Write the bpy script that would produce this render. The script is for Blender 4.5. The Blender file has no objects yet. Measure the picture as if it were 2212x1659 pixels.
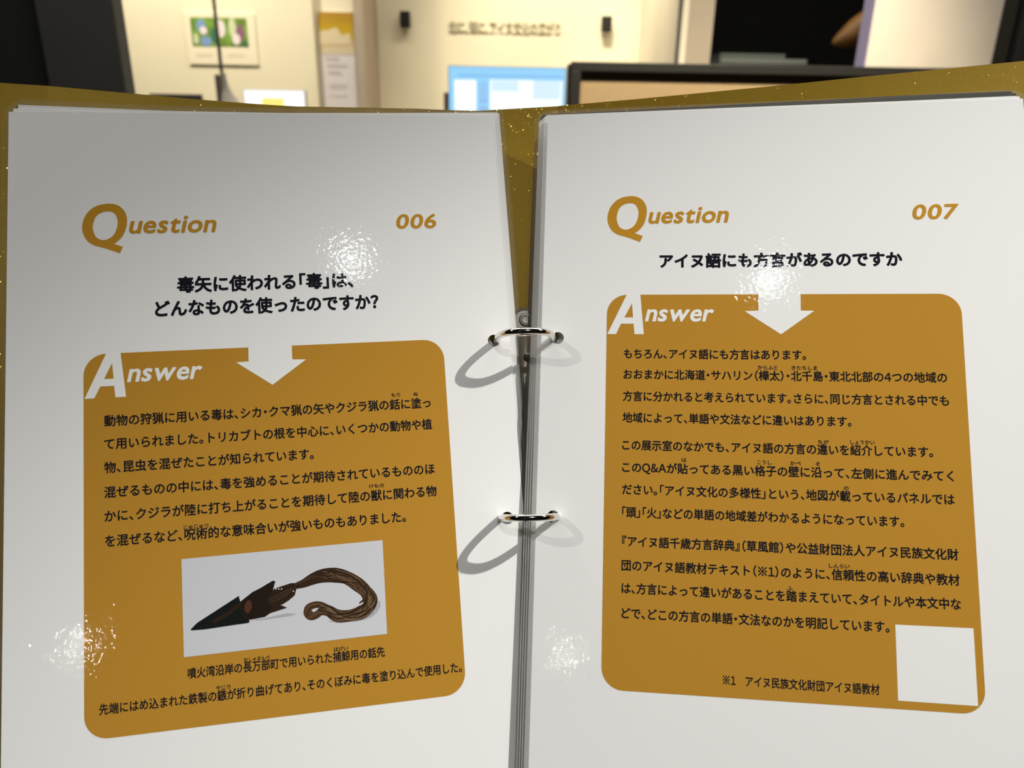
import bpy, bmesh, math, random
from mathutils import Vector, Matrix
random.seed(7)
SC = bpy.context.scene
COL = SC.collection

# ------------------------------------------------------------------ camera
FPX, CX, CY = 1655.65, 1106.0, 829.5           # focal length and centre for a 2212 x 1659 frame
CAM = Vector((0.0, 0.0, 1.45))
_d = Vector((-0.0166, 0.9343, 0.3561)).normalized()   # where "down" points, seen by the camera
_Z = -_d
_X = (Vector((1, 0, 0)) - _d * _d.x).normalized()
_Y = _Z.cross(_X)
W = Matrix((_X, _Y, _Z))                        # camera (right, down, forward) -> world
cam_data = bpy.data.cameras.new('camera')
cam_data.sensor_fit = 'HORIZONTAL'
cam_data.sensor_width = 36.0
cam_data.lens = FPX * 36.0 / 2212.0
cam_data.clip_start = 0.02
cam_data.dof.use_dof = True
cam_data.dof.focus_distance = 0.342
cam_data.dof.aperture_fstop = 11.5
cam = bpy.data.objects.new('camera', cam_data)
COL.objects.link(cam)
_r, _u, _f = W @ Vector((1, 0, 0)), W @ Vector((0, -1, 0)), W @ Vector((0, 0, 1))
cam.matrix_world = Matrix(((_r.x, _u.x, -_f.x, CAM.x), (_r.y, _u.y, -_f.y, CAM.y),
                           (_r.z, _u.z, -_f.z, CAM.z), (0, 0, 0, 1)))
SC.camera = cam

# ------------------------------------------------------------------ world, exposure, lamps
SC.view_settings.view_transform = 'Standard'
SC.view_settings.look = 'None'
SC.view_settings.gamma = 1.0
SC.view_settings.use_curve_mapping = False
SC.view_settings.exposure = 0.0
world = bpy.data.worlds.new('world')
SC.world = world
world.use_nodes = True
world.node_tree.nodes['Background'].inputs[0].default_value = (0.9, 0.95, 1.0, 1)
world.node_tree.nodes['Background'].inputs[1].default_value = 0.12

PAGE_MID = CAM + W @ Vector((0.004, 0.03, 0.345))


def spot(name, loc, target, energy, color, size_deg, blend, radius):
    d = bpy.data.lights.new(name, 'SPOT')
    d.energy = energy
    d.color = color
    d.spot_size = math.radians(size_deg)
    d.spot_blend = blend
    d.shadow_soft_size = radius
    o = bpy.data.objects.new(name, d)
    o.location = loc
    o.rotation_euler = (Vector(target) - Vector(loc)).to_track_quat('-Z', 'Y').to_euler()
    COL.objects.link(o)
    return o


WARM, NEUT = (1.0, 0.88, 0.62), (1.0, 0.965, 0.905)
# the gallery's ceiling track spots round the reader
spot('track_spot_right', PAGE_MID + 1.8 * Vector((0.68, -0.115, 0.725)), PAGE_MID + Vector((0.0, -0.08, -0.225)), 165, NEUT, 24.0, 1.0, 0.012)
spot('track_spot_left', PAGE_MID + 1.9 * Vector((-0.70, -0.31, 0.65)), PAGE_MID + Vector((0.13, -0.05, -0.19)), 25, NEUT, 26, 1.0, 0.012)
spot('track_spot_behind', (0.335, -2.35, 4.25), PAGE_MID + Vector((0.05, 0, -0.18)), 104, (0.93, 0.97, 1.0), 24, 1.0, 0.026)
spot('track_spot_far_behind', (-0.98, -4.36, 2.93), PAGE_MID + Vector((0, 0, -0.14)), 11, NEUT, 20, 1.0, 0.016)
# wall washers over the cream walls
spot('wall_spot_poster', (-1.75, 3.35, 2.9), (-1.85, 4.5, 1.75), 125, WARM, 100, 1.0, 0.10)
spot('wall_spot_lettering', (0.22, 3.85, 2.9), (0.20, 5.0, 1.72), 138, WARM, 64, 1.0, 0.05)
spot('wall_spot_corner', (0.45, 4.1, 2.8), (0.86, 4.5, 1.75), 66, WARM, 70, 1.0, 0.05)
spot('wall_spot_panel', (1.3, 1.6, 2.9), (1.8, 3.05, 1.6), 44, (1.0, 0.88, 0.72), 60, 0.8, 0.04)
spot('wall_spot_board', (0.9, 1.5, 2.8), (0.8, 2.7, 1.45), 330, WARM, 70, 0.8, 0.04)


def area_fill(name, loc, sx, sy, energy, color):
    d = bpy.data.lights.new(name, 'AREA')
    d.shape = 'RECTANGLE'; d.size = sx; d.size_y = sy; d.energy = energy; d.color = color
    o = bpy.data.objects.new(name, d); o.location = loc
    COL.objects.link(o)


area_fill('fill_area_gallery', (0.0, 1.0, 3.15), 2.4, 0.3, 40, (1.0, 0.93, 0.82))  # added ambient fill for the hall, stands for no fixture
area_fill('fill_area_walls', (-0.3, 3.5, 3.15), 4.2, 0.3, 55, (1.0, 0.88, 0.68))  # added broad fill to even the walls and soften shadows, no real lamp

# ------------------------------------------------------------------ helpers


def setp(o, label=None, cat=None, group=None, kind=None):
    if label: o['label'] = label
    if cat: o['category'] = cat
    if group: o['group'] = group
    if kind: o['kind'] = kind
    return o


def empty(name, loc, label, cat, group=None):
    o = bpy.data.objects.new(name, None)
    o.empty_display_size = 0.02
    o.location = loc
    COL.objects.link(o)
    return setp(o, label, cat, group)


def mesh_obj(name, verts, faces, mat, parent=None, smooth=False, mats=None, midx=None):
    """verts in world space; stored relative to the parent's base"""
    off = Vector((0, 0, 0))
    q = parent
    while q is not None:
        off += q.location
        q = q.parent
    me = bpy.data.meshes.new(name)
    me.from_pydata([Vector(v) - off for v in verts], [], faces)
    for m in (mats or [mat]):
        me.materials.append(m)
    if midx:
        me.polygons.foreach_set('material_index', midx)
    if smooth:
        me.polygons.foreach_set('use_smooth', [True] * len(me.polygons))
    me.update()
    o = bpy.data.objects.new(name, me)
    COL.objects.link(o)
    if parent is not None:
        o.parent = parent
    return o


class MB:
    """collects shapes that belong to one mesh"""
    def __init__(s): s.v, s.f = [], []

    def add(s, verts, faces):
        k = len(s.v)
        s.v += [Vector(v) for v in verts]
        s.f += [tuple(i + k for i in f) for f in faces]
        return s

    def box(s, x0, x1, y0, y1, z0, z1, M=None, bev=0.0):
        if bev <= 0:
            v = [Vector((x, y, z)) for x in (x0, x1) for y in (y0, y1) for z in (z0, z1)]
            f = [(0, 1, 3, 2), (4, 6, 7, 5), (0, 4, 5, 1), (2, 3, 7, 6), (0, 2, 6, 4), (1, 5, 7, 3)]
        else:
            bm = bmesh.new()
            bmesh.ops.create_cube(bm, size=1.0)
            for q in bm.verts:
                q.co = Vector(((x0 + x1) / 2 + q.co.x * (x1 - x0), (y0 + y1) / 2 + q.co.y * (y1 - y0), (z0 + z1) / 2 + q.co.z * (z1 - z0)))
            bmesh.ops.bevel(bm, geom=list(bm.edges), offset=bev, segments=3, profile=0.5, affect='EDGES')
            bm.verts.index_update()
            v = [q.co.copy() for q in bm.verts]
            f = [tuple(q.index for q in p.verts) for p in bm.faces]
            bm.free()
        if M is not None:
            v = [M @ q for q in v]
        return s.add(v, f)

    def tube(s, pts, rad, n=14, closed=False, caps=True):
        pts = [Vector(p) for p in pts]
        N = len(pts)
        rads = rad if isinstance(rad, (list, tuple)) else [rad] * N
        up = None
        rings = []
        for i, p in enumerate(pts):
            a = pts[(i - 1) % N] if (closed or i > 0) else p
            b = pts[(i + 1) % N] if (closed or i < N - 1) else p
            t = (b - a).normalized()
            if up is None:
                up = t.orthogonal().normalized()
            up = (up - t * up.dot(t)).normalized()
            w = t.cross(up)
            rings.append([p + rads[i] * (up * math.cos(2 * math.pi * k / n) + w * math.sin(2 * math.pi * k / n)) for k in range(n)])
        k0 = len(s.v)
        for r in rings: s.v += r
        M = N if closed else N - 1
        for i in range(M):
            j = (i + 1) % N
            for k in range(n):
                l = (k + 1) % n
                s.f.append((k0 + i * n + k, k0 + i * n + l, k0 + j * n + l, k0 + j * n + k))
        if caps and not closed:
            s.f.append(tuple(k0 + k for k in range(n))[::-1])
            s.f.append(tuple(k0 + (N - 1) * n + k for k in range(n)))
        return s

    def lathe(s, prof, origin, ax, ux, n=32):
        """prof: list of (radius, height along ax)"""
        ax = Vector(ax).normalized(); ux = Vector(ux).normalized(); wx = ax.cross(ux)
        k0 = len(s.v)
        for r, h in prof:
            for k in range(n):
                a = 2 * math.pi * k / n
                s.v.append(Vector(origin) + ax * h + (ux * math.cos(a) + wx * math.sin(a)) * r)
        for i in range(len(prof) - 1):
            for k in range(n):
                l = (k + 1) % n
                s.f.append((k0 + i * n + k, k0 + i * n + l, k0 + (i + 1) * n + l, k0 + (i + 1) * n + k))
        s.f.append(tuple(k0 + (len(prof) - 1) * n + k for k in range(n)))
        s.f.append(tuple(k0 + k for k in range(n))[::-1])
        return s

    def build(s, name, mat, parent=None, smooth=False):
        o = mesh_obj(name, s.v, s.f, mat, parent, smooth)
        return o


def nodes_of(m):
    m.use_nodes = True
    return m.node_tree, m.node_tree.nodes['Principled BSDF']


def plain(name, col, rough=0.5, metal=0.0, spec=0.5, emit=None, estr=0.0, vary=0.0, vscale=8.0, coat=0.0, bump=0.0, bscale=60.0):
    m = bpy.data.materials.new(name)
    nt, b = nodes_of(m)
    b.inputs['Base Color'].default_value = (*col, 1)
    b.inputs['Roughness'].default_value = rough
    b.inputs['Metallic'].default_value = metal
    b.inputs['Specular IOR Level'].default_value = spec
    b.inputs['Coat Weight'].default_value = coat
    if emit:
        b.inputs['Emission Color'].default_value = (*emit, 1)
        b.inputs['Emission Strength'].default_value = estr
    tc = nt.nodes.new('ShaderNodeTexCoord')
    if vary > 0:
        n = nt.nodes.new('ShaderNodeTexNoise'); n.inputs['Scale'].default_value = vscale
        n.inputs['Detail'].default_value = 5
        nt.links.new(tc.outputs['Object'], n.inputs['Vector'])
        r = nt.nodes.new('ShaderNodeValToRGB')
        r.color_ramp.elements[0].position = 0.3; r.color_ramp.elements[1].position = 0.7
        r.color_ramp.elements[0].color = (*[c * (1 - vary) for c in col], 1)
        r.color_ramp.elements[1].color = (*[min(1, c * (1 + vary)) for c in col], 1)
        nt.links.new(n.outputs['Fac'], r.inputs['Fac'])
        nt.links.new(r.outputs['Color'], b.inputs['Base Color'])
    if bump > 0:
        n2 = nt.nodes.new('ShaderNodeTexNoise'); n2.inputs['Scale'].default_value = bscale
        nt.links.new(tc.outputs['Object'], n2.inputs['Vector'])
        bp = nt.nodes.new('ShaderNodeBump'); bp.inputs['Strength'].default_value = bump
        bp.inputs['Distance'].default_value = 0.001
        nt.links.new(n2.outputs['Fac'], bp.inputs['Height'])
        nt.links.new(bp.outputs['Normal'], b.inputs['Normal'])
    return m


def laminated(name, col, strength=1.0):
    """ink or paper under a glossy, finely dimpled laminate film"""
    m = bpy.data.materials.new(name)
    nt, b = nodes_of(m)
    b.inputs['Base Color'].default_value = (*col, 1)
    b.inputs['Roughness'].default_value = 0.75
    b.inputs['Specular IOR Level'].default_value = 0.0
    b.inputs['Coat Weight'].default_value = 0.6
    b.inputs['Coat Roughness'].default_value = 0.03
    b.inputs['Coat IOR'].default_value = 1.4
    tc = nt.nodes.new('ShaderNodeTexCoord')
    n = nt.nodes.new('ShaderNodeTexNoise'); n.inputs['Scale'].default_value = 620.0
    n.inputs['Detail'].default_value = 1.0; n.inputs['Roughness'].default_value = 0.5
    n2 = nt.nodes.new('ShaderNodeTexNoise'); n2.inputs['Scale'].default_value = 45.0
    n2.inputs['Detail'].default_value = 1.0
    nt.links.new(tc.outputs['Object'], n.inputs['Vector'])
    nt.links.new(tc.outputs['Object'], n2.inputs['Vector'])
    # dimples come in patches
    mp = nt.nodes.new('ShaderNodeMapRange')
    mp.inputs['From Min'].default_value = 0.40; mp.inputs['From Max'].default_value = 0.62
    mp.inputs['To Min'].default_value = 0.7; mp.inputs['To Max'].default_value = 1.0
    nt.links.new(n2.outputs['Fac'], mp.inputs['Value'])
    mul = nt.nodes.new('ShaderNodeMath'); mul.operation = 'MULTIPLY'
    cen = nt.nodes.new('ShaderNodeMath'); cen.operation = 'SUBTRACT'; cen.inputs[1].default_value = 0.5
    nt.links.new(n.outputs['Fac'], cen.inputs[0])
    nt.links.new(cen.outputs[0], mul.inputs[0]); nt.links.new(mp.outputs['Result'], mul.inputs[1])
    bp = nt.nodes.new('ShaderNodeBump'); bp.inputs['Strength'].default_value = 1.0
    bp.inputs['Distance'].default_value = 0.000044 * strength
    nt.links.new(mul.outputs[0], bp.inputs['Height'])
    nt.links.new(bp.outputs['Normal'], b.inputs['Coat Normal'])
    return m


# ------------------------------------------------------------------ page frames (mm)
def rodr(r):
    r = Vector(r); th = r.length
    return Matrix.Rotation(th, 3, r / th)


POSE = {'L': (rodr((-0.14178, -0.17222, -0.06582)), Vector((-215.782, -116.710, 328.577))),
        'R': (rodr((-0.16440, 0.13581, 0.02410)), Vector((17.158, -128.471, 366.404)))}
POSE_FIT = POSE


def page(s, u, v, h=0.0):
    """millimetres across, down and above the sheet -> world"""
    R, t = POSE[s]
    return CAM + (W @ (R @ Vector((u, v, -h)) + t)) * 0.001


def unp(s, x, y, h=0.0):
    R, t = POSE[s]
    d = Vector(((x - CX) / FPX, (y - CY) / FPX, 1.0))
    n = R.col[2]
    k = (t - h * n).dot(n) / d.dot(n)
    q = R.transposed() @ (d * k - t)
    return q.x, q.y


def ray(x, y):
    return W @ Vector(((x - CX) / FPX, (y - CY) / FPX, 1.0))


def at(x, y, Y):
    r = ray(x, y)
    return CAM + r * ((Y - CAM.y) / r.y)


# ------------------------------------------------------------------ materials
M_PAPER = laminated('laminated_white_paper', (0.83, 0.835, 0.825))
M_GOLD = laminated('printed_ochre_panel', (0.470, 0.240, 0.032))
M_GOLDTXT = laminated('printed_ochre_lettering', (0.52, 0.262, 0.028))
M_BLACK = laminated('printed_black_lettering', (0.012, 0.012, 0.018))
M_WHITE = laminated('printed_white_lettering', (0.83, 0.835, 0.825))
M_PHOTO = laminated('printed_photo_backdrop', (0.60, 0.615, 0.655))
M_PSHADE = laminated('printed_photo_soft_grey', (0.40, 0.40, 0.44))
M_IRON = laminated('printed_iron_black', (0.010, 0.013, 0.012))
M_WOOD = laminated('printed_dark_wood', (0.019, 0.013, 0.010))
M_WOOD2 = laminated('printed_wood_edge', (0.030, 0.019, 0.012))
M_OVAL = laminated('printed_red_brown', (0.085, 0.034, 0.020))
M_ROPES = [laminated('printed_rope_%s' % n, c) for n, c in (('dark', (0.040, 0.022, 0.013)), ('brown', (0.085, 0.048, 0.026)),
                                                           ('tan', (0.135, 0.083, 0.043)), ('light', (0.19, 0.125, 0.07)))]
M_EDGE = plain('cut_paper_edge', (0.72, 0.72, 0.70), 0.6)

M_FILM = bpy.data.materials.new('clear_laminate_margin')
nt, b = nodes_of(M_FILM)
b.inputs['Base Color'].default_value = (0.55, 0.53, 0.48, 1)
b.inputs['Roughness'].default_value = 0.12
b.inputs['Alpha'].default_value = 0.03
b.inputs['Coat Weight'].default_value = 1.0

M_COVER = bpy.data.materials.new('olive_gold_cover_stock')
nt, b = nodes_of(M_COVER)
b.inputs['Base Color'].default_value = (0.240, 0.148, 0.007, 1)
b.inputs['Metallic'].default_value = 0.35
b.inputs['Specular IOR Level'].default_value = 0.2
b.inputs['Roughness'].default_value = 0.42
tc = nt.nodes.new('ShaderNodeTexCoord')
vo = nt.nodes.new('ShaderNodeTexVoronoi'); vo.inputs['Scale'].default_value = 2400.0
nt.links.new(tc.outputs['Object'], vo.inputs['Vector'])
sb = nt.nodes.new('ShaderNodeVectorMath'); sb.operation = 'SUBTRACT'; sb.inputs[1].default_value = (0.5, 0.5, 0.5)
nt.links.new(vo.outputs['Color'], sb.inputs[0])
sc_ = nt.nodes.new('ShaderNodeVectorMath'); sc_.operation = 'SCALE'; sc_.inputs['Scale'].default_value = 0.6
nt.links.new(sb.outputs[0], sc_.inputs[0])
ge = nt.nodes.new('ShaderNodeNewGeometry')
ad = nt.nodes.new('ShaderNodeVectorMath'); ad.operation = 'ADD'
nt.links.new(ge.outputs['Normal'], ad.inputs[0]); nt.links.new(sc_.outputs[0], ad.inputs[1])
nm = nt.nodes.new('ShaderNodeVectorMath'); nm.operation = 'NORMALIZE'
nt.links.new(ad.outputs[0], nm.inputs[0])
fl = nt.nodes.new('ShaderNodeBsdfPrincipled')
fl.inputs['Base Color'].default_value = (0.80, 0.58, 0.13, 1)
fl.inputs['Metallic'].default_value = 1.0
fl.inputs['Roughness'].default_value = 0.13
nt.links.new(nm.outputs[0], fl.inputs['Normal'])
sp = nt.nodes.new('ShaderNodeSeparateXYZ')
vo2 = nt.nodes.new('ShaderNodeTexVoronoi'); vo2.inputs['Scale'].default_value = 2400.0
nt.links.new(tc.outputs['Object'], vo2.inputs['Vector'])
nt.links.new(vo2.outputs['Color'], sp.inputs[0])
gt = nt.nodes.new('ShaderNodeMath'); gt.operation = 'GREATER_THAN'; gt.inputs[1].default_value = 0.86
nt.links.new(sp.outputs['X'], gt.inputs[0])
ml = nt.nodes.new('ShaderNodeMath'); ml.operation = 'MULTIPLY'; ml.inputs[1].default_value = 0.12
nt.links.new(gt.outputs[0], ml.inputs[0])
mx = nt.nodes.new('ShaderNodeMixShader')
nt.links.new(ml.outputs[0], mx.inputs['Fac']); nt.links.new(b.outputs[0], mx.inputs[1]); nt.links.new(fl.outputs[0], mx.inputs[2])
nt.links.new(mx.outputs[0], nt.nodes['Material Output'].inputs['Surface'])

M_CHROME = plain('polished_chrome', (0.80, 0.78, 0.74), 0.08, 1.0)
M_NICKEL = plain('dull_nickel_steel', (0.66, 0.59, 0.48), 0.3, 1.0)
M_PLATE = plain('worn_steel_plate', (0.16, 0.14, 0.11), 0.38, 1.0)
M_RIVET = plain('rivet_steel', (0.22, 0.20, 0.17), 0.4, 1.0)
M_DARKSLOT = plain('dark_slot', (0.01, 0.01, 0.012), 0.5)

# ------------------------------------------------------------------ lettering
_glyphs = {}
FULL = {ord(c): ord(c) + 0xFEE0 for c in 'ABCDEFGHIJKLMNOPQRSTUVWXYZabcdefghijklmnopqrstuvwxyz0123456789&?'}


def glyph(ch):
    if ch == '※':
        return REF_MARK
    if ch not in _glyphs:
        c = bpy.data.curves.new('glyph', 'FONT')
        c.body = ch[1] if ch[0] == '~' else ch.translate(FULL)
        c.resolution_u = 3
        o = bpy.data.objects.new('glyph', c)
        COL.objects.link(o)
        dg = bpy.context.evaluated_depsgraph_get()
        e = o.evaluated_get(dg)
        m = e.to_mesh()
        vs = [(v.co.x, v.co.y) for v in m.vertices]
        fs = [tuple(p.vertices) for p in m.polygons]
        e.to_mesh_clear()
        bpy.data.objects.remove(o); bpy.data.curves.remove(c)
        _glyphs[ch] = (vs, fs)
    return _glyphs[ch]


def _ref_mark():
    v, f = [], []
    def bar(cx, cy, lx, an, w):
        c, s_ = math.cos(an), math.sin(an)
        k = len(v)
        for a, b_ in ((-lx, -w), (lx, -w), (lx, w), (-lx, w)): v.append((cx + a * c - b_ * s_, cy + a * s_ + b_ * c))
        f.append((k, k + 1, k + 2, k + 3))
    bar(.5, .38, .5, math.pi / 4, .028); bar(.5, .38, .5, -math.pi / 4, .028)
    for dx, dy in ((0, .3), (0, -.3), (.3, 0), (-.3, 0)):
        k = len(v)
        v.extend((.5 + dx + .065 * math.cos(a * math.pi / 5), .38 + dy + .065 * math.sin(a * math.pi / 5)) for a in range(10))
        f.append(tuple(range(k, k + 10)))
    return v, f


REF_MARK = _ref_mark()
HALF_L, HALF_R, MIDDLE = '、。」）』', '「（『', '・'


def layout(text, prop=0.0, latin=False):
    """-> list of (char, x offset in em), total width; prop > 0 spaces letters by their own ink"""
    x, out = 0.0, []
    for ch in (['~' + q for q in text] if prop else text):
        if ch == '　':
            x += 1.0
            continue
        vs, _ = glyph(ch)
        if prop or ord(ch) in FULL:
            a = min(p[0] for p in vs); bb = max(p[0] for p in vs)
            g = prop or 0.07
            out.append((ch, x - a + g / 2)); x += bb - a + g
        elif ch in HALF_L:
            out.append((ch, x)); x += 0.5
        elif ch in HALF_R:
            out.append((ch, x - 0.5)); x += 0.5
        elif ch in MIDDLE:
            out.append((ch, x - 0.25)); x += 0.5
        else:
            out.append((ch, x)); x += 1.0
    return out, x


class Print:
    """flat ink shapes on one sheet, all in sheet millimetres"""
    def __init__(s, side): s.side, s.v, s.f = side, [], []

    def poly(s, pts):
        k = len(s.v); s.v += list(pts); s.f.append(tuple(range(k, k + len(pts)))); return s

    def text(s, text, u0, u1, vc, size, bold=0.0, strikes=6, prop=0.0, shear=0.0, base=False, natural=False):
        """ink from u0 to u1, centred on vc (or standing on it), glyph height from size (mm per em)"""
        lay, _ = layout(text, prop)
        lo = min(x + min(p[0] for p in glyph(c)[0]) for c, x in lay)
        hi = max(x + max(p[0] for p in glyph(c)[0]) for c, x in lay)
        sx = size if natural else (u1 - u0) / (hi - lo)
        offs = [(0, 0)] + [(bold * math.cos(2 * math.pi * (k + .5) / strikes), bold * math.sin(2 * math.pi * (k + .5) / strikes)) for k in range(strikes)] if bold else [(0, 0)]
        yc = 0.0 if base else 0.37
        for c, x in lay:
            vs, fs = glyph(c)
            for si, (ox, oy) in enumerate(offs):
                k = len(s.v)
                for p in vs:
                    yy = p[1] + oy - yc
                    s.v.append((u0 + (p[0] + x + ox - lo) * sx + shear * yy * size, vc - yy * size, si * 0.0022))
                s.f += [tuple(i + k for i in f) for f in fs]
        return s

    def px_text(s, text, p0, p1, size, bold=0.012, **kw):
        a, c = unp(s.side, *p0), unp(s.side, *p1)
        n = (c[0] - a[0])
        return s.text(text, a[0], c[0], (a[1] + c[1]) / 2, size, bold, **kw)

    def px_poly(s, pts):
        return s.poly([unp(s.side, *p) for p in pts])

    def build(s, name, mat, parent, h):
        vs = [page(s.side, q[0], q[1], h + (q[2] if len(q) > 2 else 0.0)) for q in s.v]
        o = mesh_obj(name, vs, s.f, mat, parent)
        me = o.data
        n = (page(s.side, 0, 0, 1) - page(s.side, 0, 0, 0)).normalized()
        flip = [p.index for p in me.polygons if p.normal.dot(n) < 0]
        if flip:
            for i in flip: me.polygons[i].flip()
            me.update()
        return o


def ear(pts):
    """make a concave outline safe: triangulate with bmesh"""
    bm = bmesh.new()
    vs = [bm.verts.new((p[0], p[1], 0)) for p in pts]
    f = bm.faces.new(vs)
    bm.normal_update()
    bmesh.ops.triangulate(bm, faces=[f], ngon_method='EAR_CLIP')
    bm.verts.index_update()
    r = [(v.co.x, v.co.y) for v in bm.verts], [tuple(v.index for v in q.verts) for q in bm.faces]
    bm.free()
    return r


def add_outline(pr, pts_mm):
    vs, fs = ear(pts_mm)
    k = len(pr.v); pr.v += vs; pr.f += [tuple(i + k for i in f) for f in fs]


# ------------------------------------------------------------------ sheets
VG = [0.0] + [1.5 + 2.5 * k for k in range(119)] + [297.0]
UG = [2.5 * k for k in range(85)]
SHEET_T = 0.28


def sheet(side, k, label, group):
    """one laminated page; k counts back from the open one"""
    left = side == 'L'
    uh = 202.5 if left else 7.5
    if left:
        du, dv = (0, 1.6, 3.3, 4.3, 5.2)[k], -1.9 * min(k, 2)
        GAP = ((-10, 0), (0, .2), (60, 4.2), (110, 5.0), (160, 3.8), (215, 2.0))

        def dep(u, v):
            if k == 0: return 0.0
            u = max(-9.9, min(214, u))
            for (a, x), (c, y) in zip(GAP, GAP[1:]):
                if a <= u <= c: return x + (y - x) * (u - a) / (c - a) + 0.4 * k + 0.5 * k * max(u, 0) / 210.0
    else:
        du, dv = -1.1 * k, -0.45 * k - (0.9 if k else 0)
        dep = lambda u, v: (0.40 * k + 1.9 * k * (1 - min(u, 210) / 210.0) * max(0.08, 1 - max(0, v) / 195.0))
    pos = lambda u, v, h=0.0: page(side, u + du, v + dv, h - dep(u, v))
    root = empty('laminated_sheet', pos(105, 297), label, 'laminated sheet', group)
    # holes stay in line on the rings
    hc = [(uh, 109.0), (uh, 189.0)]
    hr = 2.75 if k == 0 else 3.6
    vs, fs = [], []
    idx = {}
    inside = lambda u, v: any(abs(u - a) < 4.9 and abs(v - c) < 4.9 for a, c in hc)
    hu = 0.0 if k == 0 else max(-1.5, min(1.5, -du))
    hv = 0.0 if k == 0 else max(-1.5, min(1.5, -dv))
    for layer in (0, 1):
        hh = 0.0 if layer == 0 else -SHEET_T
        for i, u in enumerate(UG):
            for j, v in enumerate(VG):
                if inside(u, v): continue
                idx[(layer, i, j)] = len(vs); vs.append(pos(u, v, hh))
        for i in range(len(UG) - 1):
            for j in range(len(VG) - 1):
                q = [(layer, i, j), (layer, i, j + 1), (layer, i + 1, j + 1), (layer, i + 1, j)]
                um, vm = (UG[i] + UG[i + 1]) / 2, (VG[j] + VG[j + 1]) / 2
                if inside(um, vm): continue
                f = tuple(idx[w] for w in q)
                fs.append(f if layer == 0 else f[::-1])
    nface = len(fs)
    for (a, c) in hc:
        i0, j0 = UG.index(a), VG.index(c)
        per = [(i0 + 2, j0 + d) for d in (0, 1, 2)] + [(i0 + d, j0 + 2) for d in (1, 0, -1, -2)] + [(i0 - 2, j0 + d) for d in (1, 0, -1, -2)] \
            + [(i0 + d, j0 - 2) for d in (-1, 0, 1, 2)] + [(i0 + 2, j0 - 1)]
        circ = {}
        for layer in (0, 1):
            hh = 0.0 if layer == 0 else -SHEET_T
            n3 = 3
            ring = []
            m = len(per)
            for t in range(m * n3):
                a0 = math.atan2(VG[per[t // n3][1]] - c, UG[per[t // n3][0]] - a)
                nxt = per[(t // n3 + 1) % m]
                a1 = math.atan2(VG[nxt[1]] - c, UG[nxt[0]] - a)
                if a1 < a0 - 1e-6: a1 += 2 * math.pi
                ang = a0 + (a1 - a0) * (t % n3) / n3
                ring.append(len(vs)); vs.append(pos(a + hu + hr * math.cos(ang), c + hv + hr * math.sin(ang), hh))
            circ[layer] = ring
            for t in range(m):
                o1, o2 = idx[(layer, *per[t])], idx[(layer, *per[(t + 1) % m])]
                ins = [ring[(t * n3 + q) % (m * n3)] for q in range(n3 + 1)]
                f = (o1, o2) + tuple(ins[::-1])
                fs.append(f[::-1] if layer == 0 else f)
        m = len(circ[0])
        for t in range(m):
            fs.append((circ[0][t], circ[0][(t + 1) % m], circ[1][(t + 1) % m], circ[1][t]))
    nu, nv = len(UG) - 1, len(VG) - 1
    edge = [(i, 0) for i in range(nu)] + [(nu, j) for j in range(nv)] + [(i, nv) for i in range(nu, 0, -1)] + [(0, j) for j in range(nv, 0, -1)]
    for t in range(len(edge)):
        p, q = edge[t], edge[(t + 1) % len(edge)]
        fs.append((idx[(0, *p)], idx[(0, *q)], idx[(1, *q)], idx[(1, *p)]))
    mesh_obj('paper', vs, fs, M_PAPER, root)
    # clear laminate margin round the paper, with rounded corners
    mg, rc = 2.6, 3.2
    inner, outer = [], []
    def corner(cu, cv, a0):
        for q in range(7):
            an = a0 + q * math.pi / 12
            outer.append((cu + rc * math.cos(an), cv + rc * math.sin(an)))
    i = mg - rc
    corners = [(210 + i, 0 - i, -math.pi / 2), (210 + i, 297 + i, 0), (0 - i, 297 + i, math.pi / 2), (0 - i, 0 - i, math.pi)]
    for c in corners: corner(*c)
    clamp = lambda u, v: (min(max(u, 0.0), 210.0), min(max(v, 0.0), 297.0))
    # the straight sides are cut up so the film follows the sheet
    full = []
    for q in range(len(outer)):
        a, c = outer[q], outer[(q + 1) % len(outer)]
        L_ = math.hypot(c[0] - a[0], c[1] - a[1]); n = max(1, int(L_ / 12))
        for t in range(n): full.append((a[0] + (c[0] - a[0]) * t / n, a[1] + (c[1] - a[1]) * t / n))
    vs, fs = [], []
    N = len(full)
    for (u, v) in full:
        cu, cv = clamp(u, v)
        for hh in (0.03, -SHEET_T - 0.03):
            vs.append(pos(u, v, hh * 0.6)); vs.append(pos(cu, cv, hh))
    for q in range(N):
        p, r = 4 * q, 4 * ((q + 1) % N)
        fs.append((p, r, r + 1, p + 1)); fs.append((p + 2, p + 3, r + 3, r + 2)); fs.append((p, p + 2, r + 2, r))
    mesh_obj('laminate_margin', vs, fs, M_FILM, root)
    return root


ORD = ['', 'second', 'third', 'fourth', 'fifth', 'sixth', 'seventh', 'eighth']
NL, NR = 4, 6
PAGE_L = sheet('L', 0, 'open left-hand white laminated page headed Question 006 with harpoon photo', None)
PAGE_R = sheet('R', 0, 'open right-hand white laminated page headed Question 007', None)
for k in range(1, NL):
    sheet('L', k, '%s white laminated sheet down in the left stack, behind the page numbered 006' % ORD[k], 'laminated sheets stacked behind page 006')
for k in range(1, NR):
    sheet('R', k, '%s white laminated sheet down in the right stack, behind the page numbered 007' % ORD[k], 'laminated sheets stacked behind page 007')

# ---- print common to both pages
BL, BR_ = 29.475, 179.36
H1, H2, H3, H4 = 0.04, 0.07, 0.10, 0.13


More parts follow.
